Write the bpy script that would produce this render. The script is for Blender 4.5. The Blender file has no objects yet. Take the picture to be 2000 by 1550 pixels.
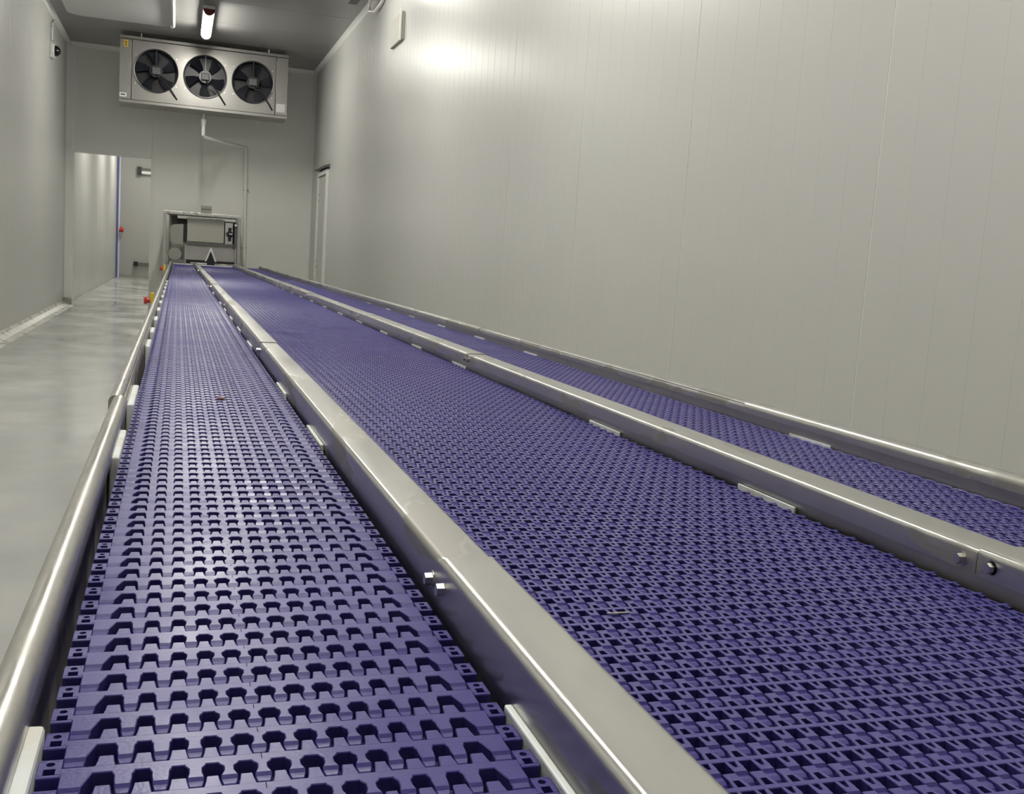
import bpy, bmesh, math, random
from mathutils import Vector, Matrix
random.seed(4)
C = bpy.context.scene.collection
PI = math.pi
HC = 1.14                       # height of the camera above the floor; most heights below are given relative to it

# ---------------------------------------------------------------- camera, world, exposure
cam_d = bpy.data.cameras.new('camera')
cam_d.sensor_width = 36.0
cam_d.lens = 36.27
cam_d.clip_start = 0.02
cam_d.clip_end = 200
cam = bpy.data.objects.new('camera', cam_d)
C.objects.link(cam)
AX = Vector((0.95005714, 0.0247825, 0.31109043))      # world axes seen from the camera (right, down, forward)
AD = Vector((-0.30483502, -0.13979398, 0.94208983))
AU = Vector((0.06683591, -0.98987043, -0.12525769))
rot = Matrix(((AX[0], -AX[1], -AX[2]), (AD[0], -AD[1], -AD[2]), (AU[0], -AU[1], -AU[2])))
cam.matrix_world = Matrix.Translation((0, 0, HC)) @ rot.to_4x4()
bpy.context.scene.camera = cam

w = bpy.data.worlds.new('world')
bpy.context.scene.world = w
w.use_nodes = True
w.node_tree.nodes['Background'].inputs[0].default_value = (0.02, 0.02, 0.02, 1)
w.node_tree.nodes['Background'].inputs[1].default_value = 1.0
vs = bpy.context.scene.view_settings
vs.view_transform = 'Standard'
vs.look = 'None'
vs.gamma = 1.0
vs.use_curve_mapping = False
vs.exposure = 0.0
LAMP = 120.0                     # emission of the tube lamps' diffusers
LAMPS = [(0.31, 15.5), (1.65, 11.7), (0.31, 9.4), (0.31, 5.4), (0.31, 1.4), (0.31, -3.6)]
LAMPS_BEYOND = [(-.6, 22.5), (-.6, 27.5), (-.6, 32.0)]

# ---------------------------------------------------------------- materials
def nodes(name):
    m = bpy.data.materials.new(name)
    m.use_nodes = True
    nt = m.node_tree
    return m, nt, nt.nodes['Principled BSDF']

def lin(r, g, b):
    f = lambda c: (c / 255 / 12.92) if c / 255 <= 0.04045 else ((c / 255 + 0.055) / 1.055) ** 2.4
    return (f(r), f(g), f(b), 1)

def plain(name, col, rough=0.5, metal=0.0, emit=None, strength=0, spec=0.5):
    m, nt, b = nodes(name)
    b.inputs['Base Color'].default_value = col
    b.inputs['Roughness'].default_value = rough
    b.inputs['Metallic'].default_value = metal
    b.inputs['Specular IOR Level'].default_value = spec
    if emit:
        b.inputs['Emission Color'].default_value = emit
        b.inputs['Emission Strength'].default_value = strength
    return m

def noisy(name, c1, c2, rough=(0.3, 0.45), metal=0.0, scale=3.0, stretch=(1, 1, 1), bump=0.0, bscale=40, detail=4, lo=0.4, hi=0.62, spec=0.5, coords='Object'):
    """two colours and two roughnesses mixed by a world-space noise, optional fine bump"""
    m, nt, b = nodes(name)
    N, L = nt.nodes, nt.links
    geo = N.new('ShaderNodeNewGeometry')
    mp = N.new('ShaderNodeMapping')
    mp.inputs['Scale'].default_value = stretch
    L.new(geo.outputs['Position'], mp.inputs['Vector'])
    n = N.new('ShaderNodeTexNoise')
    n.inputs['Scale'].default_value = scale
    n.inputs['Detail'].default_value = detail
    L.new(mp.outputs[0], n.inputs['Vector'])
    r = N.new('ShaderNodeMapRange')
    r.inputs['From Min'].default_value = lo
    r.inputs['From Max'].default_value = hi
    L.new(n.outputs['Fac'], r.inputs['Value'])
    mx = N.new('ShaderNodeMix')
    mx.data_type = 'RGBA'
    mx.inputs['A'].default_value = c1
    mx.inputs['B'].default_value = c2
    L.new(r.outputs[0], mx.inputs['Factor'])
    L.new(mx.outputs['Result'], b.inputs['Base Color'])
    rr = N.new('ShaderNodeMapRange')
    rr.inputs['To Min'].default_value = rough[0]
    rr.inputs['To Max'].default_value = rough[1]
    L.new(r.outputs[0], rr.inputs['Value'])
    L.new(rr.outputs[0], b.inputs['Roughness'])
    b.inputs['Metallic'].default_value = metal
    b.inputs['Specular IOR Level'].default_value = spec
    if bump:
        n2 = N.new('ShaderNodeTexNoise')
        n2.inputs['Scale'].default_value = bscale
        n2.inputs['Detail'].default_value = 2
        L.new(mp.outputs[0], n2.inputs['Vector'])
        bp = N.new('ShaderNodeBump')
        bp.inputs['Strength'].default_value = bump
        bp.inputs['Distance'].default_value = 0.002
        L.new(n2.outputs['Fac'], bp.inputs['Height'])
        L.new(bp.outputs[0], b.inputs['Normal'])
    return m

M_wall = noisy('painted_steel_panel', (0.572, 0.573, 0.545, 1), (0.588, 0.587, 0.556, 1), (0.30, 0.33), scale=.8, stretch=(1, 1, .4), detail=1, lo=.2, hi=.8)
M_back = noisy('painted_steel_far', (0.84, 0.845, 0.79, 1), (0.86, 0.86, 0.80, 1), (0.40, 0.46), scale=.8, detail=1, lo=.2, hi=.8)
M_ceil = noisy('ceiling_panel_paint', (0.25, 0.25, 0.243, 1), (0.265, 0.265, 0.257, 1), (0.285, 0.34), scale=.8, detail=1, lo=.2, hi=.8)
M_joint = plain('joint_filler', (0.95, 0.95, 0.93, 1), 0.5)
M_trim = plain('white_trim', (0.80, 0.80, 0.77, 1), 0.35)
M_floor = noisy('wet_floor_coating', lin(176, 177, 174), lin(196, 196, 191), (0.11, 0.265), scale=1.3, stretch=(1.2, .9, 1), bump=0.10, bscale=1.0, detail=4, lo=.34, hi=.70)
M_cove = noisy('floor_cove', lin(178, 176, 166), lin(222, 220, 212), (0.25, 0.5), scale=4)
M_belt = noisy('blue_acetal', (0.050, 0.041, 0.225, 1), (0.060, 0.050, 0.245, 1), (0.29, 0.42), scale=9, lo=.35, hi=.7, bump=0.08, bscale=300, spec=.58)
M_rod = plain('cream_rod', lin(232, 226, 190), 0.4)
M_white = noisy('white_plastic', lin(238, 242, 242), lin(215, 211, 195), (0.35, 0.5), scale=14, lo=.5, hi=.75)
M_plate = noisy('plain_stainless_plate', (0.42, 0.41, 0.385, 1), (0.48, 0.47, 0.44, 1), (0.38, 0.48), metal=1.0, scale=5, lo=.3, hi=.7)
def add_stain(m, col, lo=.56, hi=.575, scale=2.6, stretch=(3.5, 1, 3.5), dr=.25):
    """dried water marks: sharp-edged duller patches"""
    nt = m.node_tree; N, L = nt.nodes, nt.links; b = N['Principled BSDF']
    geo = N.new('ShaderNodeNewGeometry'); mp = N.new('ShaderNodeMapping'); mp.inputs['Scale'].default_value = stretch; mp.inputs['Location'].default_value = (.35, .2, .1)
    n = N.new('ShaderNodeTexNoise'); n.inputs['Scale'].default_value = scale; n.inputs['Detail'].default_value = 3
    r = N.new('ShaderNodeMapRange'); r.inputs['From Min'].default_value = lo; r.inputs['From Max'].default_value = hi
    L.new(geo.outputs['Position'], mp.inputs[0]); L.new(mp.outputs[0], n.inputs['Vector']); L.new(n.outputs['Fac'], r.inputs['Value'])
    mx = N.new('ShaderNodeMix'); mx.data_type = 'RGBA'; src = b.inputs['Base Color'].links[0].from_socket
    L.new(src, mx.inputs['A']); mx.inputs['B'].default_value = col; L.new(r.outputs[0], mx.inputs['Factor']); L.new(mx.outputs['Result'], b.inputs['Base Color'])
    ad = N.new('ShaderNodeMath'); ad.operation = 'MULTIPLY_ADD'; src = b.inputs['Roughness'].links[0].from_socket
    L.new(r.outputs[0], ad.inputs[0]); ad.inputs[1].default_value = dr; L.new(src, ad.inputs[2]); L.new(ad.outputs[0], b.inputs['Roughness'])
M_steel = noisy('brushed_stainless', (0.60, 0.59, 0.565, 1), (0.53, 0.522, 0.50, 1), (0.285, 0.38), metal=1.0, scale=4.5, stretch=(1.6, .7, 1), bump=0.008, bscale=60, detail=5, lo=.38, hi=.66)
add_stain(M_steel, (0.40, 0.39, 0.36, 1))
M_steel2 = noisy('stained_stainless', (0.30, 0.28, 0.22, 1), (0.78, 0.74, 0.64, 1), (0.30, 0.5), metal=0.55, scale=26, stretch=(1, .5, .35), bump=0.2, bscale=60, detail=6)
M_tube = noisy('scuffed_stainless_tube', (0.62, 0.605, 0.57, 1), (0.50, 0.485, 0.45, 1), (0.285, 0.48), metal=1.0, scale=14, stretch=(2, .8, 1), bump=0.06, bscale=160, detail=6, lo=.4, hi=.66)
M_cool = noisy('cooler_stainless', (0.38, 0.37, 0.35, 1), (0.31, 0.30, 0.285, 1), (0.285, 0.36), metal=0.9, scale=2.4, detail=5, lo=.3, hi=.7)
M_bolt = plain('bright_bolt', (0.66, 0.64, 0.60, 1), 0.29, 1.0)
M_black = plain('black_plastic', (0.012, 0.012, 0.016, 1), 0.35)
M_fan = plain('fan_black', (0.02, 0.022, 0.03, 1), 0.3)
M_hub = plain('grey_hub', (0.10, 0.10, 0.105, 1), 0.4)
M_dark = plain('dark_gap', (0.02, 0.02, 0.02, 1), 0.8)
M_grey = plain('grey_paint', (0.33, 0.33, 0.29, 1), 0.45)
M_dgrey = plain('dark_grey_paint', (0.12, 0.12, 0.11, 1), 0.5)
M_beige = plain('enclosure_beige', (0.44, 0.43, 0.37, 1), 0.45)
M_red = plain('red_plastic', (0.45, 0.03, 0.02, 1), 0.35)
M_dred = plain('dark_red_cap', (0.10, 0.012, 0.012, 1), 0.25)
M_yel = plain('yellow_plastic', (0.70, 0.48, 0.03, 1), 0.4)
M_blue = plain('blue_strip', (0.10, 0.12, 0.42, 1), 0.4)
M_emit = plain('lamp_diffuser', (0.9, 0.9, 0.88, 1), 0.4, emit=(1.0, 0.975, 0.90, 1), strength=LAMP)
M_emit2 = plain('dim_lamp_diffuser', (0.9, 0.9, 0.88, 1), 0.4, emit=(1.0, 0.975, 0.90, 1), strength=LAMP * .16)
M_emit1 = plain('far_lamp_diffuser', (0.9, 0.9, 0.88, 1), 0.4, emit=(1.0, 0.975, 0.90, 1), strength=LAMP * .72)
M_emit3 = plain('rear_lamp_diffuser', (0.9, 0.9, 0.88, 1), 0.4, emit=(1.0, 0.975, 0.90, 1), strength=LAMP * .2)
M_pvc = plain('white_pipe', (0.86, 0.86, 0.83, 1), 0.35)
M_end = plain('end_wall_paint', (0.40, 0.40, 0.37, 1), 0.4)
M_pale = plain('pale_grey', (0.56, 0.56, 0.55, 1), 0.4)

# ---------------------------------------------------------------- helpers
def tag(o, label=None, cat=None, group=None, kind=None):
    if label: o['label'] = label
    if cat: o['category'] = cat
    if group: o['group'] = group
    if kind: o['kind'] = kind
    return o

def link(name, me, mat, parent=None, loc=(0, 0, 0), rotz=0):
    o = bpy.data.objects.new(name, me)
    C.objects.link(o)
    o.location = loc
    o.rotation_euler = (0, 0, rotz)
    if parent: o.parent = parent
    if mat and not me.materials: me.materials.append(mat)
    return o

def mesh(name, bm, smooth=False):
    bmesh.ops.recalc_face_normals(bm, faces=bm.faces)
    me = bpy.data.meshes.new(name)
    bm.to_mesh(me)
    bm.free()
    if smooth:
        for p in me.polygons: p.use_smooth = True
        try: me.set_sharp_from_angle(angle=math.radians(40))
        except Exception: pass
    return me

def obj(name, bm, mat, parent=None, loc=(0, 0, 0), rotz=0, smooth=False):
    return link(name, mesh(name, bm, smooth), mat, parent, loc, rotz)

def empty(name, loc=(0, 0, 0)):
    o = bpy.data.objects.new(name, None)
    C.objects.link(o)
    o.location = loc
    o.empty_display_size = 0.1
    return o

def box(bm, x0, x1, y0, y1, z0, z1, bev=0):
    r = bmesh.ops.create_cube(bm, size=1)
    vs_ = r['verts']
    for v in vs_:
        v.co = Vector(((x0 + x1) / 2 + v.co.x * (x1 - x0), (y0 + y1) / 2 + v.co.y * (y1 - y0), (z0 + z1) / 2 + v.co.z * (z1 - z0)))
    if bev:
        es = list({e for v in vs_ for e in v.link_edges})
        bmesh.ops.bevel(bm, geom=es, offset=bev, segments=2, profile=0.5, affect='EDGES')
    return vs_

def bx(*a, bev=0):
    bm = bmesh.new()
    box(bm, *a, bev=bev)
    return bm

def cyl(bm, p, q, r, n=16, r2=None):
    p, q = Vector(p), Vector(q)
    d = q - p
    m = Matrix.Translation((p + q) / 2) @ d.to_track_quat('Z', 'Y').to_matrix().to_4x4()
    bmesh.ops.create_cone(bm, cap_ends=True, segments=n, radius1=r, radius2=r if r2 is None else r2, depth=d.length, matrix=m)

def path(bm, pts, r, n=10):
    """swept tube through the points, one continuous surface"""
    pts = [Vector(p) for p in pts]
    rings = []
    up = Vector((0.13, 0.21, 0.97)).normalized()
    for i, p in enumerate(pts):
        t = (pts[min(i + 1, len(pts) - 1)] - pts[max(i - 1, 0)]).normalized()
        a = t.cross(up)
        if a.length < 0.1: a = t.cross(Vector((1, 0, 0)))
        a.normalize()
        b = t.cross(a)
        rings.append([bm.verts.new(p + (a * math.cos(2 * PI * k / n) + b * math.sin(2 * PI * k / n)) * r) for k in range(n)])
    for i in range(len(rings) - 1):
        for k in range(n):
            bm.faces.new((rings[i][k], rings[i][(k + 1) % n], rings[i + 1][(k + 1) % n], rings[i + 1][k]))
    bm.faces.new(rings[0]); bm.faces.new(rings[-1][::-1])

def prism(bm, pts, axis, a, b):
    """closed 2-D outline swept along an axis; pts are (x,z) for axis y, (y,z) for x, (x,y) for z"""
    def P(u, v, t):
        return {'y': (u, t, v), 'x': (t, u, v), 'z': (u, v, t)}[axis]
    A = [bm.verts.new(P(u, v, a)) for u, v in pts]
    B = [bm.verts.new(P(u, v, b)) for u, v in pts]
    bm.faces.new(A); bm.faces.new(B[::-1])
    n = len(pts)
    for i in range(n):
        bm.faces.new((A[i], A[(i + 1) % n], B[(i + 1) % n], B[i]))

def arc(cx, cz, r, a0, a1, n):
    return [(cx + r * math.cos(math.radians(a0 + (a1 - a0) * i / n)), cz + r * math.sin(math.radians(a0 + (a1 - a0) * i / n))) for i in range(n + 1)]

# ---------------------------------------------------------------- the room
XR, XL, YF, YN, ZC = 2.25, -1.81, 19.0, -6.0, 3.17 + HC
YB = 34.4
f = obj('floor', bx(-2.2, 2.6, YN, YB + .3, -0.12, 0), M_floor)
tag(f, kind='structure')

PW = 1.408                                              # width of one sandwich panel
def panel_mesh(width, height, ribs=8, depth=0.0010, half=0.0034):
    """a steel-faced panel standing on z=0, its face at y=0 looking to -y, V-shaped ribs and chamfered edges"""
    bm = bmesh.new()
    prof = [(0.0024, 0.0009), (0.0024, 0.0007), (0.0034, 0.0)]
    for k in range(1, ribs):
        x = width * k / ribs
        prof += [(x - half, 0), (x - half * .25, depth), (x + half * .25, depth), (x + half, 0)]
    prof += [(width - 0.0034, 0.0), (width - 0.0024, 0.0007), (width - 0.0024, 0.0009)]
    A = [bm.verts.new((x, y, 0)) for x, y in prof]
    B = [bm.verts.new((x, y, height)) for x, y in prof]
    for i in range(len(prof) - 1):
        bm.faces.new((A[i], A[i + 1], B[i + 1], B[i]))
    bm.faces.new((B[0], B[-1], A[-1], A[0]))
    bm.faces.new(A); bm.faces.new(B)
    return mesh('panel', bm)

wall_r = obj('wall_right', bx(XR + .0018, XR + .17, YN, YF, 0, ZC), M_joint)
tag(wall_r, kind='structure')
wall_l = obj('wall_left', bx(XL - .17, XL - .0018, YN, YF, 0, ZC), M_joint)
tag(wall_l, kind='structure')
pm = panel_mesh(PW, ZC)
pm.materials.append(M_wall)
y = 3.028 - 6 * PW
first = y
k = 0
while y < YF - .01:
    wdt = min(PW, YF - y)
    if wdt > PW - 1e-4:
        o = link('panel', pm, None, wall_r, (XR, y + PW, 0), -PI / 2)
        o = link('panel', pm, None, wall_l, (XL, y, 0), PI / 2)
    else:
        pe = panel_mesh(wdt, ZC, max(1, round(wdt / PW * 8)))
        pe.materials.append(M_wall)
        link('panel', pe, None, wall_r, (XR, YF, 0), -PI / 2)
        link('panel', pe, None, wall_l, (XL, y, 0), PI / 2)
    y += PW
wn = obj('wall_near', bx(XL - .17, XR + .17, YN - .1, YN, 0, ZC), M_wall)
tag(wn, kind='structure')

# far wall with the doorway on its left
OX0, OX1, OZ = -1.70, -0.46, 1.415 + HC
wf = obj('wall_far', bx(OX1 + .001, XR, YF + .0018, YF + .15, 0, ZC), M_joint)
tag(wf, kind='structure')
def pan(name, x0, x1, z0, z1, parent, mat, y0=YF, ribs=1):
    me = panel_mesh(x1 - x0, z1 - z0, ribs, depth=.0005)
    me.materials.append(mat)
    return link(name, me, None, parent, (x0, y0, z0), 0)
for a, b in ((OX1, .36), (.36, 1.30), (1.30, XR)):
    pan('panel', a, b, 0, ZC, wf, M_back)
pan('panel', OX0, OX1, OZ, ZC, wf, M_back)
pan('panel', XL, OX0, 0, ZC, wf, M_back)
bm = bmesh.new()
box(bm, XL, OX0, YF + .0018, YF + .15, 0, ZC)
box(bm, OX0, OX1, YF + .0018, YF + .15, OZ, ZC)
obj('lintel', bm, M_joint, wf)
# jamb lining of the opening
d1 = empty('door_1', ((OX0 + OX1) / 2, YF, 0)); tag(d1, kind='structure')
o = obj('jamb', bx(OX0 - .03, OX0 + .012, YF - .012, YF + .16, 0, OZ + .01), M_trim, d1); o.location = Vector((0, 0, 0)) - d1.location
o = obj('jamb', bx(OX1 - .012, OX1 + .05, YF - .012, YF + .16, 0, OZ + .01), M_trim, d1); o.location = Vector((0, 0, 0)) - d1.location
o = obj('head', bx(OX0 + .012, OX1 - .012, YF - .012, YF + .16, OZ - .01, OZ + .04), M_trim, d1); o.location = Vector((0, 0, 0)) - d1.location

# ceiling panels run across the room
ce = obj('ceiling', bx(XL - .17, XR + .17, YN, YF + .15, ZC + .05, ZC + .15), M_joint)
tag(ce, kind='structure')
y = 15.95 - 16 * PW
cm = None
while y < YF - .01:
    y1 = min(y + PW, YF)
    y0 = max(y, YN)
    bm = bmesh.new()
    pr = [(y0 + .0015, ZC + .05), (y0 + .0015, ZC + .004), (y0 + .005, ZC), (y1 - .005, ZC), (y1 - .0015, ZC + .004), (y1 - .0015, ZC + .05)]
    prism(bm, pr, 'x', XL - .04, XR + .04)
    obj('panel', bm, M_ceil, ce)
    y += PW

# coving and corner trims
def cove(name, p0, p1, dx, dz, s=0.055):
    """45 degree cove along y or x or z between two points; (dx,dz) point into the room"""
    bm = bmesh.new()
    p0, p1 = Vector(p0), Vector(p1)
    d = p1 - p0
    dx, dz = Vector(dx), Vector(dz)
    ring = [Vector((0, 0, 0)), dx * s, dx * s * .55 + dz * s * .3, dx * s * .3 + dz * s * .55, dz * s]
    A = [bm.verts.new(p0 + r) for r in ring]
    B = [bm.verts.new(p1 + r) for r in ring]
    for i in range(5): bm.faces.new((A[i], A[(i + 1) % 5], B[(i + 1) % 5], B[i]))
    bm.faces.new(A); bm.faces.new(B[::-1])
    o = obj(name, bm, M_trim, smooth=False)
    tag(o, kind='structure')
e = .001
cove('trim_1', (XR - e, YN, ZC - e), (XR - e, YF, ZC - e), (-1, 0, 0), (0, 0, -1))
cove('trim_2', (XL + e, YN, ZC - e), (XL + e, YF, ZC - e), (1, 0, 0), (0, 0, -1))
cove('trim_3', (XL + .06, YF - e, ZC - e), (XR - .06, YF - e, ZC - e), (0, -1, 0), (0, 0, -1), .07)
cove('trim_4', (XL + e, YF - e, .12), (XL + e, YF - e, ZC - .06), (1, 0, 0), (0, -1, 0), .085)
cove('trim_5', (XR - e, YF - e, .06), (XR - e, YF - e, ZC - .06), (-1, 0, 0), (0, -1, 0), .06)
def base_cove(name, x, s, y0, y1):
    bm = bmesh.new()
    prism(bm, [(x, .0005), (x + s * .17, .0005), (x + s * .09, .014), (x + s * .03, .045), (x, .075)], 'y', y0, y1)
    o = obj(name, bm, M_cove); tag(o, kind='structure')
base_cove('baseboard_left', XL + e, 1, YN, YF - .2)
base_cove('baseboard_right', XR - e, -1, YN, YF - .08)
o = obj('doorway_plinth', bx(XL + .003, OX0 + .01, YF - .2, YF - .015, .0005, .115, bev=.012), M_grey)
tag(o, 'small grey kerb block on the floor at the left foot of the far doorway', 'kerb')

# the corridor seen through the doorway
wb = obj('wall_beyond_left', bx(-2.0, -1.86, YF + .15, YB, 0, ZC), M_wall); tag(wb, kind='structure')
for i in range(11):
    me = panel_mesh(1.37, ZC - .01, 6); me.materials.append(M_wall)
    link('panel', me, None, wb, (-1.81, YF + .155 + i * 1.38, 0.005), PI / 2)
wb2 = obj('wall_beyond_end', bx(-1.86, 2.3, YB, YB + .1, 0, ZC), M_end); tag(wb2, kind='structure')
wb3 = obj('wall_beyond_right', bx(2.2, 2.3, YF + .15, YB, 0, ZC), M_wall); tag(wb3, kind='structure')
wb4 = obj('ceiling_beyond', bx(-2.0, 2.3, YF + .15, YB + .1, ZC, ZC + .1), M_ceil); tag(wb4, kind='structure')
o = obj('trim_6', bx(-1.855, -1.725, YB - .03, YB - .001, 0, ZC - .02), M_trim); tag(o, kind='structure')
es = o = obj('edge_strip', bx(-1.80, -1.765, YB - .25, YB - .04, .0, ZC - .1), M_blue); tag(o, 'thin blue vertical edge strip in the corner of the corridor beyond the doorway', 'strip')
o = obj('baseboard_beyond', bx(-1.72, 2.1, YB - .03, YB - .001, .0005, .1), M_grey); tag(o, kind='structure')
def bracket(x0, x1, z0, z1, label, white):
    r = empty('door_bar', (x0, YB, z0)); tag(r, label, 'bar')
    y0 = YB - .15
    for nm, b_, m_ in (('end_plate', (x0 - .06, x0 + .06, y0 - .03, YB - .001, z0 - .03, z1 + .03), M_black),
                       ('bar', (x0 + .06, x1 + .5, y0, YB - .03, z0 + (z1 - z0) * .55, z1), M_dgrey)) + \
                      ((('lower_bar', (x0 + .06, x1 + .5, y0, YB - .03, z0, z0 + (z1 - z0) * .5), M_trim),) if white else ()):
        q = obj(nm, bx(*b_), m_, r); q.location = -r.location
bracket(-1.18, -.6, 2.05 + HC, 2.23 + HC, 'upper black and white door bar on the end wall beyond the doorway', True)
bracket(-1.24, -.6, -.74 + HC, -.66 + HC, 'lower dark grey door bar near the floor beyond the doorway', False)
bm = bmesh.new(); cyl(bm, (-1.722, YB - .2, .325 + HC), (-1.60, YB - .2, .30 + HC), .09, 14, .06)
o = obj('red_knob', bm, M_red, es, smooth=True); o['label'] = 'red knob'

# ---------------------------------------------------------------- lamps
def lamp(x, y, z, label, L=1.45, capmat=M_hub, mat=M_emit):
    r = empty('ceiling_lamp', (x, y, z)); tag(r, label, 'lamp', None)
    bm = bmesh.new(); box(bm, -.075, .075, -L / 2 - .02, L / 2 + .02, -.05, 0, bev=.008)
    obj('housing', bm, M_pale, r)
    bm = bmesh.new()
    pr = arc(0, -.05, .066, 180, 360, 10)
    prism(bm, pr, 'y', -L / 2 + .03, L / 2 - .03)
    obj('diffuser', bm, mat, r, smooth=True)
    for s in (-1, 1):
        bm = bmesh.new()
        prism(bm, arc(0, -.048, .074, 180, 360, 10) , 'y', s * (L / 2 - .03), s * (L / 2 + .05))
        obj('end_cap', bm, capmat, r)
    return r
zl = ZC - .06
names = ['lit tube lamp with dark red end caps on the ceiling before the fan cooler',
         'lit tube lamp on the ceiling close to the right wall, just above the frame',
         'lit tube lamp above the middle of the conveyors, third from the fan cooler',
         'lit tube lamp above the near half of the conveyors, fourth from the fan cooler',
         'lit tube lamp right above the camera place', 'lit tube lamp behind the camera place']
for (x, y), nm in zip(LAMPS, names):
    r = lamp(x, y, zl, nm, 1.7 if y == 15.5 else 1.45, M_dred if y == 15.5 else M_hub, M_emit1 if y == 15.5 else M_emit2 if x > 1 else M_emit3 if y < 0 else M_emit)
    bm = bmesh.new()
    for s in (-1, 1): cyl(bm, (0, s * .5, 0), (0, s * .5, .0598), .01, 8)
    obj('hanger', bm, M_hub, r)
for i, (x, y) in enumerate(LAMPS_BEYOND):
    lamp(x, y, ZC - .001, ['corridor ceiling lamp nearest the doorway', 'middle corridor ceiling lamp beyond the doorway', 'corridor ceiling lamp by the end wall'][i])

# ---------------------------------------------------------------- conveyors
P, CW = 0.0381, 0.0203                                   # belt pitch and width of one link cell
ZB = -0.323 + HC                                         # top of the belts
TH = 0.0130

def loft(bm, secs, zb, ch=0.0005, capz=True):
    """secs: (v, uL, uR, z) along y; top with chamfered sides, side walls to zb, end caps"""
    rows = []
    for v, a, b, z in secs:
        if ch: pts = [(a, v, zb), (a, v, z - ch), (a + ch, v, z), (b - ch, v, z), (b, v, z - ch), (b, v, zb)]
        else: pts = [(a, v, zb), (a, v, z), (b, v, z), (b, v, zb)]
        rows.append([bm.verts.new(p) for p in pts])
    for i in range(len(rows) - 1):
        for k in range(len(rows[0]) - 1):
            bm.faces.new((rows[i][k], rows[i][k + 1], rows[i + 1][k + 1], rows[i + 1][k]))
    bm.faces.new(rows[0]); bm.faces.new(rows[-1])

def barx(bm, x0, x1, v0, v1, z, zb, ch=0.0005):
    if ch: pts = [(v0, zb), (v0, z - ch), (v0 + ch, z), (v1 - ch, z), (v1, z - ch), (v1, zb)]
    else: pts = [(v0, zb), (v0, z), (v1, z), (v1, zb)]
    prism(bm, pts, 'x', x0, x1)

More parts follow.
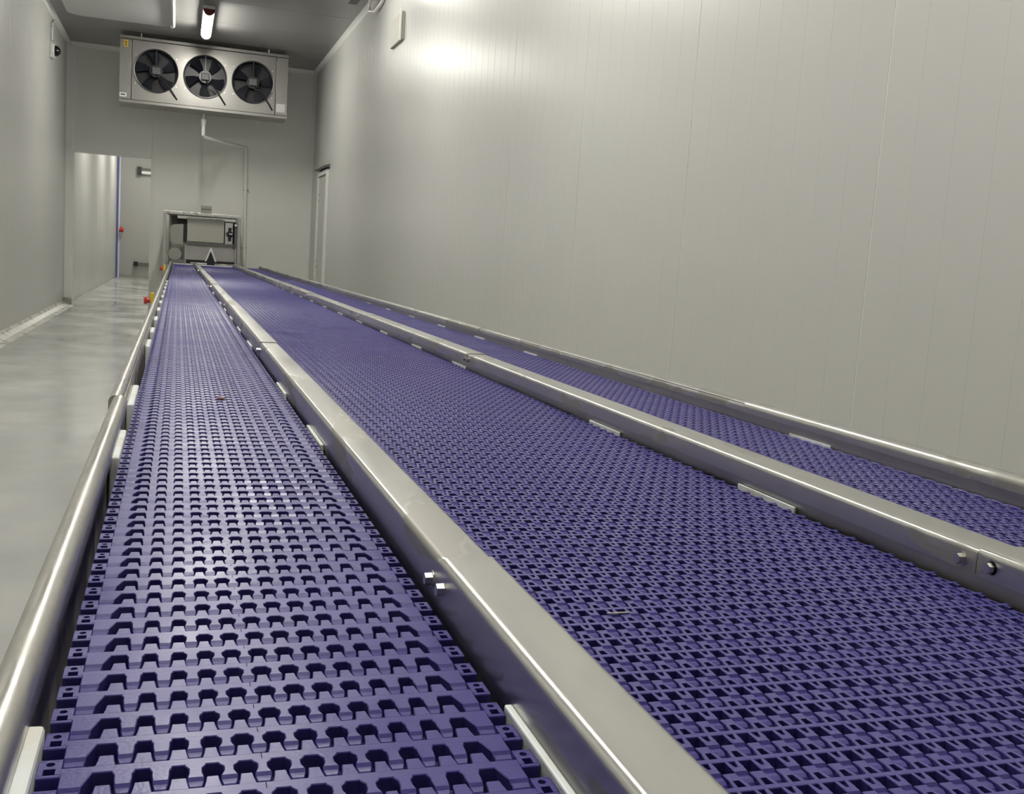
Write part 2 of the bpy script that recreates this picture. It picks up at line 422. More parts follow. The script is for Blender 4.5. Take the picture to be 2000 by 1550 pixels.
HOLES = [-.035, -.0127, .0085, .0283, .0487, .0693, .0903, .1115, .1325, .154, .1757, .1975]
def row_radius(lod=0):
    """one row of the narrow left belt: cross bar, rounded hinge fingers, flat fingers, edge blocks"""
    bm = bmesh.new()
    ch = 0 if lod else 0.0006
    p = lambda v: v * P
    seam = (HOLES[5] + HOLES[4]) / 2 + .0003
    barx(bm, -.0600, seam - .0003, p(0.0), p(.225), 0, -TH, ch)
    barx(bm, seam + .0003, .2215, p(0.0), p(.225), 0, -TH, ch)
    def barrel(c, n0, n1, n2, hwt):
        # n0 width at the bar, n1 at the neck, n2 at the barrel, hwt at the tip
        if lod:
            loft(bm, [(p(.01), c - n0, c + n0, 0), (p(-.22), c - n1, c + n1, 0), (p(-.42), c - n2, c + n2, 0), (p(-.5), c - n2, c + n2, -.0022), (p(-.62), c - hwt, c + hwt, -.004), (p(-.69), c - hwt, c + hwt, -.0095)], -TH, 0)
            return
        loft(bm, [(p(.02), c - n0, c + n0, -.00002), (p(-.02), c - n0, c + n0, -.00002), (p(-.13), c - n1, c + n1, 0), (p(-.28), c - n1, c + n1, 0), (p(-.43), c - n2 - .0004, c + n2 + .0004, 0),
                  (p(-.49), c - n2 - .0004, c + n2 + .0004, -.0019), (p(-.54), c - n2, c + n2, -.0024), (p(-.59), c - (n2 + hwt) / 2, c + (n2 + hwt) / 2, -.0030),
                  (p(-.64), c - hwt, c + hwt, -.0048), (p(-.675), c - hwt, c + hwt, -.0075), (p(-.69), c - hwt, c + hwt, -.0110)], -TH, ch)
    mids = [(HOLES[i] + HOLES[i + 1]) / 2 for i in range(len(HOLES) - 1)]
    for i, c in enumerate(mids):
        if i in (0, 1, 9, 10): barrel(c, .0068, .0052, .0042, .0031)
        elif i in (2, 8): barrel(c, .0064, .0040, .0046, .0036)
        else: barrel(c, .0062, .0031, .0047, .0034)
    for inner, outer in ((-1, -.0600), (1, .2215)):       # the wide outermost fingers, slanted on the inside
        base, tip = (-.0415, -.0480) if inner < 0 else (.2035, .2095)
        sec = []
        for v, z, k_ in ((.02, -.00002, 0), (-.43, 0, .85), (-.49, -.0019, .9), (-.54, -.0024, 1), (-.59, -.0030, 1), (-.64, -.0048, 1), (-.675, -.0075, 1), (-.69, -.011, 1)):
            e_ = base + (tip - base) * k_
            sec.append((p(v), min(e_, outer), max(e_, outer), z))
        loft(bm, sec, -TH, ch)
    for i, c in enumerate(HOLES):                         # flat fingers reaching back
        a, b = (.0039, .0056) if 2 < i < 9 else (.0047, .0061)
        loft(bm, [(p(.215), c - b, c + b, -.00002), (p(.40), c - a - .0004, c + a + .0004, 0), (p(.555), c - a * .95, c + a * .95, 0), (p(.58), c - a * .88, c + a * .88, -.0008)], -TH, ch)
    # edge blocks with a round and a square hole
    for x0, x1 in ((-.0733, -.0600), (.2215, .2342)):
        zt = .0004
        barx(bm, x0, x1, p(-.08), p(.02), zt, -TH - .004, ch)
        barx(bm, x0, x1, p(.46), p(.53), zt, -TH - .004, ch)
        barx(bm, x0, x1, p(.21), p(.27), zt, -TH - .004, 0)
        loft(bm, [(p(.02), x0, x0 + .0032, zt), (p(.46), x0, x0 + .0032, zt)], -TH - .004, 0)
        loft(bm, [(p(.02), x1 - .0032, x1, zt), (p(.46), x1 - .0032, x1, zt)], -TH - .004, 0)
        if not lod:                                        # ring that rounds the rear hole
            cx, cy = (x0 + x1) / 2, p(.365)
            n = 14
            ri = .0027
            ins = [bm.verts.new((cx + ri * math.cos(2 * PI * k / n), cy + ri * math.sin(2 * PI * k / n), zt + .00003)) for k in range(n)]
            inb = [bm.verts.new((v.co.x, v.co.y, -TH)) for v in ins]
            hx, hy = (x1 - x0) / 2 - .003, p(.095) + .0003
            out = []
            for k in range(n):
                c_, s_ = math.cos(2 * PI * k / n), math.sin(2 * PI * k / n)
                t = min(hx / max(abs(c_), 1e-6), hy / max(abs(s_), 1e-6))
                out.append(bm.verts.new((cx + c_ * t, cy + s_ * t, zt + .00003)))
            for k in range(n):
                j = (k + 1) % n
                bm.faces.new((ins[k], ins[j], out[j], out[k]))
                bm.faces.new((ins[k], ins[j], inb[j], inb[k]))
        box(bm, x0 + .001, x1 - .001, p(.0), p(.45), -TH - .004, -TH - .001)
    return mesh('belt_row', bm)

def row_grid(x0, x1, phase, lod=0, edge=False):
    """one row of the wide belts: thin bar, Y-shaped hinge fingers with a slot, flat slotted fingers"""
    bm = bmesh.new()
    ch = 0 if lod else 0.0005
    p = lambda v: v * P
    barx(bm, x0, x1, p(.24), p(.385), 0, -TH, ch)
    n0 = math.ceil((x0 - phase) / CW) - 1
    n1 = math.floor((x1 - phase) / CW) + 1
    def seg(secs, ch_=None):
        a = min(s[1] for s in secs); b = max(s[2] for s in secs)
        if a < x0 - .0002 or b > x1 + .0002: return
        loft(bm, secs, -TH, ch if ch_ is None else ch_)
    for n in range(n0, n1 + 1):
        X = lambda u: phase + (n + u) * CW
        # finger towards the camera, centre u=.5
        seg([(p(.25), X(.255), X(.37), -.00002), (p(.02), X(.245), X(.445), 0)], .0002)
        seg([(p(.25), X(.64), X(.765), -.00002), (p(.02), X(.555), X(.775), 0)], .0002)
        if lod:
            seg([(p(.02), X(.255), X(.765), 0), (p(-.11), X(.26), X(.76), 0), (p(-.18), X(.27), X(.75), -.002), (p(-.4), X(.28), X(.74), -.003), (p(-.5), X(.30), X(.72), -.008)])
        else:
            seg([(p(.03), X(.255), X(.765), -.00001), (p(-.115), X(.26), X(.76), 0), (p(-.165), X(.265), X(.755), -.0021), (p(-.21), X(.27), X(.75), -.0018), (p(-.30), X(.28), X(.74), -.0016),
                 (p(-.39), X(.285), X(.735), -.0030), (p(-.45), X(.29), X(.73), -.0055), (p(-.49), X(.30), X(.72), -.0095)])
        # finger away from the camera, centre u=0
        seg([(p(.375), X(-.32), X(-.155), -.00002), (p(.615), X(-.235), X(-.105), 0)], .0002)
        seg([(p(.375), X(.155), X(.32), -.00002), (p(.615), X(.105), X(.235), 0)], .0002)
        seg([(p(.60), X(-.235), X(.235), -.00001), (p(.73), X(-.24), X(.24), 0), (p(.835), X(-.25), X(.25), 0), (p(.855), X(-.235), X(.235), -.0007)])
    if edge:
        loft(bm, [(p(-.30), x1, x1 + .006, -.001), (p(-.05), x1, x1 + .009, 0), (p(.40), x1, x1 + .009, 0), (p(.55), x1, x1 + .004, -.0005)], -TH, ch)
    return mesh('belt_row', bm)

def rod_mesh(x0, x1):
    bm = bmesh.new(); cyl(bm, (x0, -.635 * P, -.0076), (x1, -.635 * P, -.0076), .0025, 8)
    return mesh('hinge_rod', bm, True)

YEND = 17.62
def belt(label, me_hi, me_lo, y0, x0, x1, rods=0, nmax=300):
    t = empty('conveyor_belt', ((x0 + x1) / 2, y0, ZB)); tag(t, label, 'belt')
    me_hi.materials.append(M_belt); me_lo.materials.append(M_belt)
    rm = rod_mesh(x0 + .004, x1 - .004); rm.materials.append(M_rod)
    cx = (x0 + x1) / 2
    n = int((YEND - y0) / P)
    for i in range(min(n, nmax)):
        o = bpy.data.objects.new('belt_row', me_hi)
        C.objects.link(o); o.parent = t; o.location = (-cx, i * P, 0)
        if i < rods:
            q = bpy.data.objects.new('hinge_rod', rm)
            C.objects.link(q); q.parent = o; q.location = (0, 0, 0)
    # the far rows, too many to part: joined, same geometry
    nv = len(me_lo.vertices)
    co = [v.co.copy() for v in me_lo.vertices]
    fc = [tuple(pl.vertices) for pl in me_lo.polygons]
    V, F = [], []
    for i in range(nmax, n):
        V += [(c.x - cx, c.y + i * P, c.z) for c in co]
        b_ = (i - nmax) * nv
        F += [tuple(a + b_ for a in q) for q in fc]
    if V:
        me = bpy.data.meshes.new('far_belt_rows'); me.from_pydata(V, [], F); me.update()
        o = link('far_belt_rows', me, M_belt, t); tag(o, kind='stuff')
    # end rows turning down and the return strand below
    bm = bmesh.new(); box(bm, x0 - cx + .002, x1 - cx - .002, -.02, YEND - y0 - .01, -.135, -.122)
    obj('return_strand', bm, M_belt, t)
    bm = bmesh.new()
    prism(bm, arc(YEND - y0 - .012, -.064, .05, 90, -90, 12) + arc(YEND - y0 - .012, -.064, .04, -90, 90, 12), 'x', x0 - cx + .002, x1 - cx - .002)
    obj('end_turn', bm, M_belt, t, smooth=True)
    return t

belt('narrow blue plastic link belt along the left rail, with square edge blocks', row_radius(), row_radius(1), .6776 - 8 * P, -.0733, .2342, rods=90)
B2 = (.3005, .8560)
belt('wide blue plastic mesh belt in the middle between two steel rails', row_grid(*B2, .3554), row_grid(*B2, .3554, 1), 8 * P, *B2)
B3 = (.9265, 1.2640)
belt('blue plastic mesh belt on the right beside the wall', row_grid(*B3, .9390, 0, True), row_grid(*B3, .9390, 1, True), 11 * P + .012, *B3)

# ------- supports under the belts
def bed(x0, x1, label):
    t = empty('conveyor_bed', ((x0 + x1) / 2, 0, 0)); tag(t, label, 'conveyor bed')
    lo = Vector((-(x0 + x1) / 2, 0, 0))
    n = max(2, round((x1 - x0) / .12))
    zt = ZB - TH - .0185 if x0 < 0 else ZB - TH - .0005
    for i in range(n):
        x = x0 + .03 + (x1 - x0 - .06) * i / (n - 1)
        obj('runner', bx(x - .006, x + .006, .25, YEND - .1, zt - .02, zt), M_dgrey, t, lo)
    for k in range(9):
        y = .6 + k * 2.05
        obj('cross_member', bx(x0 - .0008, x1 + .0008, y - .02, y + .02, zt - .06, zt - .0205), M_steel, t, lo)
bed(-.0722, .2400, 'dark runners and cross members under the narrow left belt')
bed(.2975, .8580, 'runners and cross members under the wide middle belt')
bed(.9225, 1.2700, 'runners and cross members under the right belt')

# ------- steel rails
def hexbolt(t, x, y, z, s, lo):
    """hex head with washer on a face at x, pointing to s (-1 or 1)"""
    bm = bmesh.new()
    cyl(bm, (x, y, z), (x + s * .0012, y, z), .0080, 16)
    cyl(bm, (x + s * .0012, y, z), (x + s * .0085, y, z), .0062, 6, .0060)
    obj('bolt', bm, M_bolt, t, lo)

def legs(t, x, ys, lo, ztop, h=.02):
    for y in ys:
        bm = bmesh.new()
        box(bm, x - h, x + h, y - .02, y + .02, .03, ztop)
        o = obj('leg', bm, M_steel, t, lo)
        bm = bmesh.new(); cyl(bm, (x, y, 0), (x, y, .03), min(.03, h * 1.4), 14)
        obj('foot', bm, M_black, o)

def box_rail(label, xl, xr, ztop, zcapL, zcapR, joints, bolts, ys, inset=.004, boltface=-1, r=.007):
    """folded steel cap with rounded shoulders over a side plate"""
    t = empty('conveyor_rail', ((xl + xr) / 2, 0, 0)); tag(t, label, 'rail')
    lo = -t.location
    zt = ztop + HC
    th = .0025
    def prof(d=0.0):
        return [(xl - d, zcapL + HC)] + arc(xl + r, zt - r + d, r + d, 180, 90, 6) + arc(xr - r, zt - r + d, r + d, 90, 0, 6) + [(xr + d, zcapR + HC), (xr - th, zcapR + HC), (xr - th, zt - th), (xl + th, zt - th), (xl + th, zcapL + HC)]
    ed = [.02] + joints + [YEND + .06]
    for i in range(len(ed) - 1):
        bm = bmesh.new()
        prism(bm, prof(.0012 if i % 2 == 0 else 0), 'y', ed[i] + .0011, ed[i + 1] - .0011)
        obj('rail_cap', bm, M_steel, t, lo, smooth=True)
    obj('side_plate', bx(xl + inset, xl + inset + .003, .02, YEND + .05, -.47 + HC, zt - .006), M_plate, t, lo)
    obj('side_plate', bx(xr - inset - .003, xr - inset, .02, YEND + .05, -.47 + HC, zt - .006), M_plate, t, lo)
    for y, z in bolts:
        hexbolt(t, xl if boltface < 0 else xr, y, z + HC, boltface, lo)
    legs(t, (xl + xr) / 2, ys, lo, zt - .02, min(.02, (xr - xl) / 2 - .006))
    return t, lo

def strips(t, lo, x0, x1, z0, z1, ys, L):
    for y in ys:
        bm = bmesh.new(); box(bm, x0, x1, y, y + L, z0 + HC, z1 + HC, bev=min(.0015, (x1 - x0) / 4))
        o = obj('wear_strip', bm, M_white, t, lo)
        o['label'] = 'white plastic wear strip'

LEGY = [.9, 3.4, 5.9, 8.4, 10.9, 13.4, 15.9, 17.4]
j1 = [.915, 3.19, 5.62, 8.05, 10.5, 12.9, 15.3]
b1 = []
for y in j1: b1 += [(y + .024, -.304), (y - .022, -.300)]
b1 = [b for b in b1 if b[0] < 17]
t, lo = box_rail('stainless rail between the narrow left belt and the wide middle belt', .2420, .2960, -.2780, -.3257, -.33, j1, b1, LEGY, inset=.0015)
strips(t, lo, .2350, .2414, -.372, -.3175, [.12, 1.72, 2.35, 3.50, 4.15, 4.79, 5.43, 6.07, 7.35, 8.63], [.2][0])
# the first strip runs on towards the viewer
strips(t, lo, .2350, .2414, -.372, -.3175, [.33], .352)
j2 = [.904, 3.07, 5.10, 7.26, 9.4, 11.6, 13.8, 16.0]
b2 = []
for y in j2: b2 += [(y + .023, -.295), (y - .023, -.293)]
t, lo = box_rail('stainless rail between the wide middle belt and the right belt', .8590, .9215, -.2780, -.3070, -.3070, j2, b2, LEGY, inset=.0035)
strips(t, lo, .8566, .8600, -.335, -.3180, [1.26, 1.89, 3.08, 3.70, 4.35, 5.0, 5.64, 6.28, 6.93, 7.57, 8.2, 8.9, 9.5], .16)
j3 = [2.12, 4.39, 6.6, 8.8, 11.0, 13.2, 15.4]
t, lo = box_rail('stainless outer rail of the right belt beside the panelled wall', 1.2740, 1.3120, -.2800, -.3020, -.3300, j3, [], LEGY, inset=.003, r=.012)
strips(t, lo, 1.2732, 1.2752, -.335, -.3185, [1.77, 3.60, 4.3, 5.0, 5.7, 6.4, 7.1], .15)

# left rail: round-topped rail over a stained plate, white guide blocks inside
t = empty('conveyor_rail', (-.09, 0, 0)); tag(t, 'scuffed round-topped outer rail on the far left, over a stained plate', 'rail')
lo = -t.location
segs = [(.02, 1.975, -.1065, -.0805, .0), (1.975, 7.2, -.1130, -.0900, -.001), (7.2, 12.4, -.1135, -.0905, .0), (12.4, YEND + .05, -.1135, -.0905, .0)]
for a, b, x0, x1, dz in segs:
    bm = bmesh.new()
    c, r = (x0 + x1) / 2, (x1 - x0) / 2
    zt = -.2775 + HC + dz
    pr = [(x0, zt - .045)] + arc(c, zt - r, r, 180, -20, 16) + [(x1 - .004, zt - .045)]
    prism(bm, pr, 'y', a + .0008, b - .0008)
    obj('rail_cap', bm, M_tube, t, lo, smooth=True)
obj('side_plate', bx(-.0925, -.0900, .02, YEND, -.47 + HC, -.296 + HC), M_steel2, t, lo)
obj('side_plate', bx(-.1020, -.0990, .02, YEND, -.47 + HC, -.318 + HC), M_steel, t, lo)
for y, L in ((.30, .39), (1.575, .235), (2.10, .29), (3.30, .24), (3.85, .2), (4.45, .22), (5.1, .22), (5.75, .22), (6.4, .22), (7.05, .22), (7.7, .22), (8.35, .22), (9.0, .22)):
    bm = bmesh.new()
    box(bm, -.0870, -.0738, y, y + L, -.40 + HC, -.3125 + HC, bev=.003)
    o = obj('guide_block', bm, M_white, t, lo); o['label'] = 'white plastic guide block'
    bm = bmesh.new()
    box(bm, -.0895, -.0860, y + .01, y + L - .02, -.40 + HC, -.3105 + HC, bev=.0012)
    obj('clip', bm, M_grey, o)
legs(t, -.0995, LEGY, lo, -.33 + HC, .007)

# end covers of the belts
for (x0, x1), lb in (((-.0733, .2342), 'pale steel end bar across the narrow left belt'), ((.3005, .8565), 'pale steel end bar across the wide middle belt'), ((.9265, 1.264), 'pale steel end bar across the right belt')):
    o = obj('end_bar', bx(x0, x1, YEND + .075, YEND + .115, ZB - .05, ZB + .012, bev=.004), M_white if x0 < .5 else M_steel)
    tag(o, lb, 'bar')

# emergency stops on the outside of the left rail
for y, z, lb in ((5.7, -.290, 'red emergency stop button on the near part of the left rail'), (10.6, -.235, 'red emergency stop button on the far part of the left rail')):
    r = empty('emergency_stop', (-.112, y, z + HC)); tag(r, lb, 'emergency stop')
    bm = bmesh.new(); box(bm, -.020, -.0005, -.014, .014, -.03, .03, bev=.003); obj('housing', bm, M_yel, r)
    bm = bmesh.new(); cyl(bm, (-.0205, 0, -.012), (-.034, 0, -.012), .012, 14); cyl(bm, (-.034, 0, -.012), (-.050, 0, -.012), .021, 18, .017)
    obj('button', bm, M_red, r, smooth=True)

# scraps lying on the belts
def scrap(name, x, y, pts, col, label):
    bm = bmesh.new()
    for r_, (dx, dy) in pts:
        bmesh.ops.create_icosphere(bm, subdivisions=2, radius=1, matrix=Matrix.Translation((x + dx, y + dy, ZB + .0004 + r_ * .45)) @ Matrix.Diagonal((r_ * 1.3, r_, r_ * .45, 1)))
    o = obj(name, bm, plain(name, col, .6), smooth=True); tag(o, label, 'scrap')
scrap('food_scrap', .0935, 2.262, [(.006, (0, 0)), (.004, (.006, .002))], lin(150, 105, 85), 'small brown crumb on the narrow left belt, about halfway down')
bm = bmesh.new(); path(bm, [(.398, .872, ZB + .0012), (.404, .8705, ZB + .0016), (.412, .872, ZB + .0012), (.420, .8712, ZB + .0014)], .0009, 6)
o = obj('feather_scrap', bm, plain('feather', lin(200, 195, 180), .7)); tag(o, 'thin pale wisp lying on the wide middle belt near the first rail', 'scrap')
# ---------------------------------------------------------------- the fan cooler
CX0, CX1, CY0, CY1, CZ0, CZ1 = -.917, 1.605, 17.4, 17.95, 2.10 + HC, 3.10 + HC
t = empty('fan_cooler', ((CX0 + CX1) / 2, CY0, CZ0)); tag(t, 'stainless ceiling fan cooler with three black fans, hung before the far wall', 'fan cooler')
lo = -t.location
bm = bmesh.new(); box(bm, CX0, CX0 + .003, CY0 + .003, CY1, CZ0 + .03, CZ1 - .03); box(bm, CX1 - .003, CX1, CY0 + .003, CY1, CZ0 + .03, CZ1 - .03)
box(bm, CX0 + .003, CX1 - .003, CY1 - .003, CY1, CZ0 + .03, CZ1 - .03)
obj('casing', bm, M_cool, t, lo)
SL, SR = -.745, 1.42
obj('end_panel', bx(CX0, SL - .006, CY0 - .004, CY0, CZ0 + .055, CZ1 - .055, bev=.001), M_cool, t, lo)
obj('end_panel', bx(SR + .006, CX1, CY0 - .004, CY0, CZ0 + .055, CZ1 - .055, bev=.001), M_cool, t, lo)
FR = .315
bm = bmesh.new()
for a, b in ((SL - .03, SL + .03), (SR - .03, SR + .03)): box(bm, a, b, CY0 + .002, CY0 + .006, CZ0 + .04, CZ1 - .04)
for a, b in ((CZ0 + .04, CZ0 + .07), (CZ1 - .07, CZ1 - .04)): box(bm, CX0 + .004, CX1 - .004, CY0 + .007, CY0 + .010, a, b)
obj('frame', bm, M_dark, t, lo)
FX, FZ = (-.389, .339, 1.065), 2.617 + HC
bm = bmesh.new()
cells = [(SL + .006, (FX[0] + FX[1]) / 2), ((FX[0] + FX[1]) / 2, (FX[1] + FX[2]) / 2), ((FX[1] + FX[2]) / 2, SR - .006)]
z0, z1 = CZ0 + .055, CZ1 - .055
for (a, b), fx in zip(cells, FX):
    n = 40
    I, O, D = [], [], []
    angs = sorted(set([2 * PI * k / n for k in range(n)] + [math.atan2(zz - FZ, xx - fx) % (2 * PI) for xx in (a, b) for zz in (z0, z1)]))
    for an in angs:
        c_, s_ = math.cos(an), math.sin(an)
        tx = ((b - fx) if c_ > 0 else (fx - a)) / max(abs(c_), 1e-9)
        tz = ((z1 - FZ) if s_ > 0 else (FZ - z0)) / max(abs(s_), 1e-9)
        tt = min(tx, tz)
        I.append(bm.verts.new((fx + FR * c_, CY0 - .003, FZ + FR * s_)))
        O.append(bm.verts.new((fx + tt * c_, CY0 - .003, FZ + tt * s_)))
        D.append(bm.verts.new((fx + FR * c_, CY0 + .02, FZ + FR * s_)))
    m_ = len(angs)
    for k in range(m_):
        j = (k + 1) % m_
        bm.faces.new((I[k], I[j], O[j], O[k])); bm.faces.new((I[k], I[j], D[j], D[k]))
bmesh.ops.remove_doubles(bm, verts=bm.verts, dist=1e-5)
obj('fan_panel', bm, M_cool, t, lo)
obj('top_rim', bx(CX0 - .005, CX1 + .005, CY0 - .012, CY1, CZ1 - .045, CZ1, bev=.004), M_cool, t, lo)
bm = bmesh.new()
prism(bm, [(CY0 - .02, CZ0 + .045), (CY0 - .02, CZ0 + .005), (CY1, CZ0 - .005), (CY1, CZ0 + .045)], 'x', CX0 - .005, CX1 + .005)
obj('drip_tray', bm, M_cool, t, lo)
for fi, fx in enumerate(FX):
    # shroud ring
    bm = bmesh.new()
    n = 40
    prof = [(FR - .004, CY0 + .16), (FR - .004, CY0 - .03), (FR + .012, CY0 - .034), (FR + .016, CY0 - .003), (FR - .001, CY0 + .0)]
    R = [[bm.verts.new((fx + r_ * math.cos(2 * PI * k / n), y_, FZ + r_ * math.sin(2 * PI * k / n))) for r_, y_ in prof] for k in range(n)]
    for k in range(n):
        for q in range(len(prof)):
            bm.faces.new((R[k][q], R[(k + 1) % n][q], R[(k + 1) % n][(q + 1) % len(prof)], R[k][(q + 1) % len(prof)]))
    sh = obj('fan', bm, M_fan, t, lo, smooth=True)
    bm = bmesh.new(); cyl(bm, (fx, CY0 + .15, FZ), (fx, CY0 + .155, FZ), FR - .006, 40); obj('cavity', bm, M_black, sh)
    for k in range(5):
        a0 = 2 * PI * k / 5 + fi * .5 + .3
        bm = bmesh.new()
        pts = []
        for s_, (aa, yy) in enumerate(((-.30, .10), (.0, .07), (.30, .03))):
            for rr_ in (.075, .19, .295):
                an = a0 + aa * (1.0 if rr_ > .1 else .8) + (rr_ - .1) * .8
                pts.append((fx + rr_ * math.cos(an), CY0 + yy, FZ + rr_ * math.sin(an)))
        top = [bm.verts.new(q) for q in pts]
        bot = [bm.verts.new((q[0], q[1] + .004, q[2])) for q in pts]
        for i in range(2):
            for j in range(2):
                q = (i * 3 + j, i * 3 + j + 1, (i + 1) * 3 + j + 1, (i + 1) * 3 + j)
                bm.faces.new([top[x_] for x_ in q]); bm.faces.new([bot[x_] for x_ in q])
        rim = [0, 1, 2, 5, 8, 7, 6, 3]
        for i in range(8):
            bm.faces.new((top[rim[i]], top[rim[(i + 1) % 8]], bot[rim[(i + 1) % 8]], bot[rim[i]]))
        obj('blade', bm, M_fan, sh, smooth=True)
    bm = bmesh.new(); cyl(bm, (fx, CY0 - .0, FZ), (fx, CY0 + .10, FZ), .095, 24); obj('motor', bm, M_fan, sh, smooth=True)
    bm = bmesh.new(); box(bm, fx - .06, fx + .06, CY0 - .045, CY0 - .001, FZ - .055, FZ + .055, bev=.01); obj('terminal_box', bm, M_hub, sh)
    bm = bmesh.new(); box(bm, fx - .008, fx + .008, CY0 - .02, CY0 - .008, FZ + .08, FZ + FR)
    obj('strut', bm, M_fan, sh)
    bm = bmesh.new(); path(bm, [(fx + .02, CY0 - .035, FZ - .05), (fx + .03, CY0 - .05, FZ - .11), (fx + .10, CY0 - .06, FZ - .12), (fx + .17, CY0 - .05, FZ - .19), (fx + .24, CY0 - .04, FZ - .29), (fx + .315, CY0 - .006, FZ - .40)], .012, 8)
    obj('cable', bm, M_black, sh, smooth=True)
    bm = bmesh.new()
    for an in (35, 145, 215, 325):
        cx_, cz_ = fx + (FR + .05) * math.cos(math.radians(an)), FZ + (FR + .05) * math.sin(math.radians(an))
        cyl(bm, (cx_, CY0 - .004, cz_), (cx_, CY0 - .012, cz_), .012, 8)
    obj('screws', bm, M_bolt, sh)
o = obj('sticker', bx(-.865, -.800, CY0 - .006, CY0 - .0042, 2.93 + HC, 3.03 + HC), M_yel, t, lo); o['label'] = 'yellow warning sticker'
bm = bmesh.new()
prism(bm, [(-.856, 2.945 + HC), (-.809, 2.945 + HC), (-.8325, 2.982 + HC)], 'y', CY0 - .0072, CY0 - .0062)
prism(bm, [(-.856, 2.987 + HC), (-.809, 2.987 + HC), (-.8325, 3.024 + HC)], 'y', CY0 - .0072, CY0 - .0062)
obj('sticker_marks', bm, M_dgrey, t, lo)
o = obj('nameplate', bx(-.912, -.812, CY0 - .006, CY0 - .0042, 2.185 + HC, 2.245 + HC), M_trim, t, lo); o['label'] = 'white maker plate with blue-grey print'
obj('print', bx(-.895, -.83, CY0 - .0072, CY0 - .0062, 2.205 + HC, 2.228 + HC), M_dgrey, t, lo)
o = obj('data_label', bx(1.44, 1.575, CY0 - .006, CY0 - .0042, 2.20 + HC, 2.33 + HC), M_pale, t, lo); o['label'] = 'pale grey data label'
bm = bmesh.new()
for x in (CX0 + .3, CX1 - .3):
    for y in (CY0 + .1, CY1 - .1): cyl(bm, (x, y, CZ1 - .001), (x, y, ZC - .001), .012, 8)
obj('hanger', bm, M_steel, t, lo)

# drain pipe of the cooler
t = empty('drain_pipe', (.36, 18.9, 2.0 + HC)); tag(t, 'white drain pipe dropping from the cooler and down the far wall', 'pipe'); lo = -t.location
bm = bmesh.new(); cyl(bm, (.337, 17.7, 2.0945 + HC), (.337, 17.7, 1.99 + HC), .02, 12); obj('nipple', bm, M_steel, t, lo)
bm = bmesh.new(); cyl(bm, (.337, 17.7, 2.0 + HC), (.337, 17.7, 1.91 + HC), .045, 14, .036); obj('coupling', bm, M_pvc, t, lo, smooth=True)
bm = bmesh.new(); path(bm, [(.337, 17.7, 1.92 + HC), (.337, 17.7, 1.75 + HC), (.352, 17.73, 1.725 + HC), (1.03, 18.93, 1.74 + HC), (1.075, 18.955, 1.735 + HC), (1.082, 18.955, 1.69 + HC), (1.13, 18.955, .02)], .029, 12)
obj('pipe', bm, M_pvc, t, lo, smooth=True)
bm = bmesh.new(); cyl(bm, (1.066, 18.948, 1.745 + HC), (1.086, 18.957, 1.69 + HC), .032, 12); obj('elbow', bm, M_pvc, t, lo, smooth=True)
for z in (1.0, 0.0): obj('clip', bx(1.06, 1.15, 18.94, YF - .001, z + HC, z + .02 + HC), M_grey, t, lo)

# ---------------------------------------------------------------- grading machine at the end of the belts
t = empty('grading_machine', (.37, 18.1, 0)); tag(t, 'stainless machine with a beige box in an open frame, far end of the belts', 'machine')
lo = -t.location
def part(name, bm, mat, smooth=False, par=None):
    return obj(name, bm, mat, par or t, lo if par is None else (0, 0, 0), smooth=smooth)
y0, y1 = 17.86, 18.62
for x, yy in ((-.215, y0), (.955, y0), (-.13, y1), (.955, y1)):
    part('post', bx(x - .024, x + .024, yy - .024, yy + .024, .02, .50 + HC, bev=.003), M_plate)
    bm = bmesh.new(); cyl(bm, (x, yy, 0), (x, yy, .02), .035, 12); part('foot', bm, M_black)
part('top_beam', bx(-.24, .98, y0 - .026, y0 + .026, .475 + HC, .524 + HC, bev=.004), M_steel)
part('top_beam', bx(-.17, .98, y1 - .026, y1 + .026, .475 + HC, .524 + HC, bev=.004), M_steel)
part('top_plate', bx(-.19, .93, y0 + .03, y1 - .03, .480 + HC, .486 + HC), M_steel)
part('rear_plate', bx(-.02, .93, y1 - .06, y1 - .055, .05 + HC, .43 + HC), M_dgrey)
e_ = part('enclosure', bx(.135, .72, 17.95, 18.3, .055 + HC, .425 + HC, bev=.006), M_beige)
part('lid', bx(.125, .73, 17.935, 18.31, .425 + HC, .445 + HC, bev=.004), M_steel)
part('lower_rail', bx(.12, .88, 17.93, 18.3, .0 + HC, .05 + HC, bev=.004), M_dgrey)
part('bearing_plate', bx(.735, .86, 17.97, 17.99, .03 + HC, .40 + HC, bev=.003), M_steel)
bm = bmesh.new(); cyl(bm, (.81, 17.93, .21 + HC), (.81, 17.969, .21 + HC), .055, 20); cyl(bm, (.81, 17.90, .21 + HC), (.81, 17.93, .21 + HC), .02, 10)
box(bm, .785, .835, 17.94, 17.969, .10 + HC, .32 + HC); part('bearing', bm, M_black)
bm = bmesh.new(); cyl(bm, (.80, 17.885, .215 + HC), (.85, 17.885, .21 + HC), .012, 8); part('shaft', bm, M_bolt)
part('side_cover', bx(.885, .925, 17.9, 18.5, -.03 + HC, .40 + HC), M_dgrey)
bm = bmesh.new(); bmesh.ops.create_uvsphere(bm, u_segments=12, v_segments=8, radius=.022, matrix=Matrix.Translation((.90, 17.885, .36 + HC))); part('indicator_lamp', bm, M_white, True)
bm = bmesh.new()
prism(bm, [(-.085, .31 + HC), (.075, .33 + HC), (.075, -.005 + HC), (-.09, .0 + HC), (-.125, .05 + HC), (-.125, .27 + HC)], 'y', 17.93, 18.0)
part('motor_cover', bm, M_grey)
part('drive_gap', bx(.08, .13, 17.96, 18.2, .03 + HC, .33 + HC), M_black)
part('column', bx(-.115, -.02, 18.35, 18.45, .31 + HC, .47 + HC), M_dgrey)
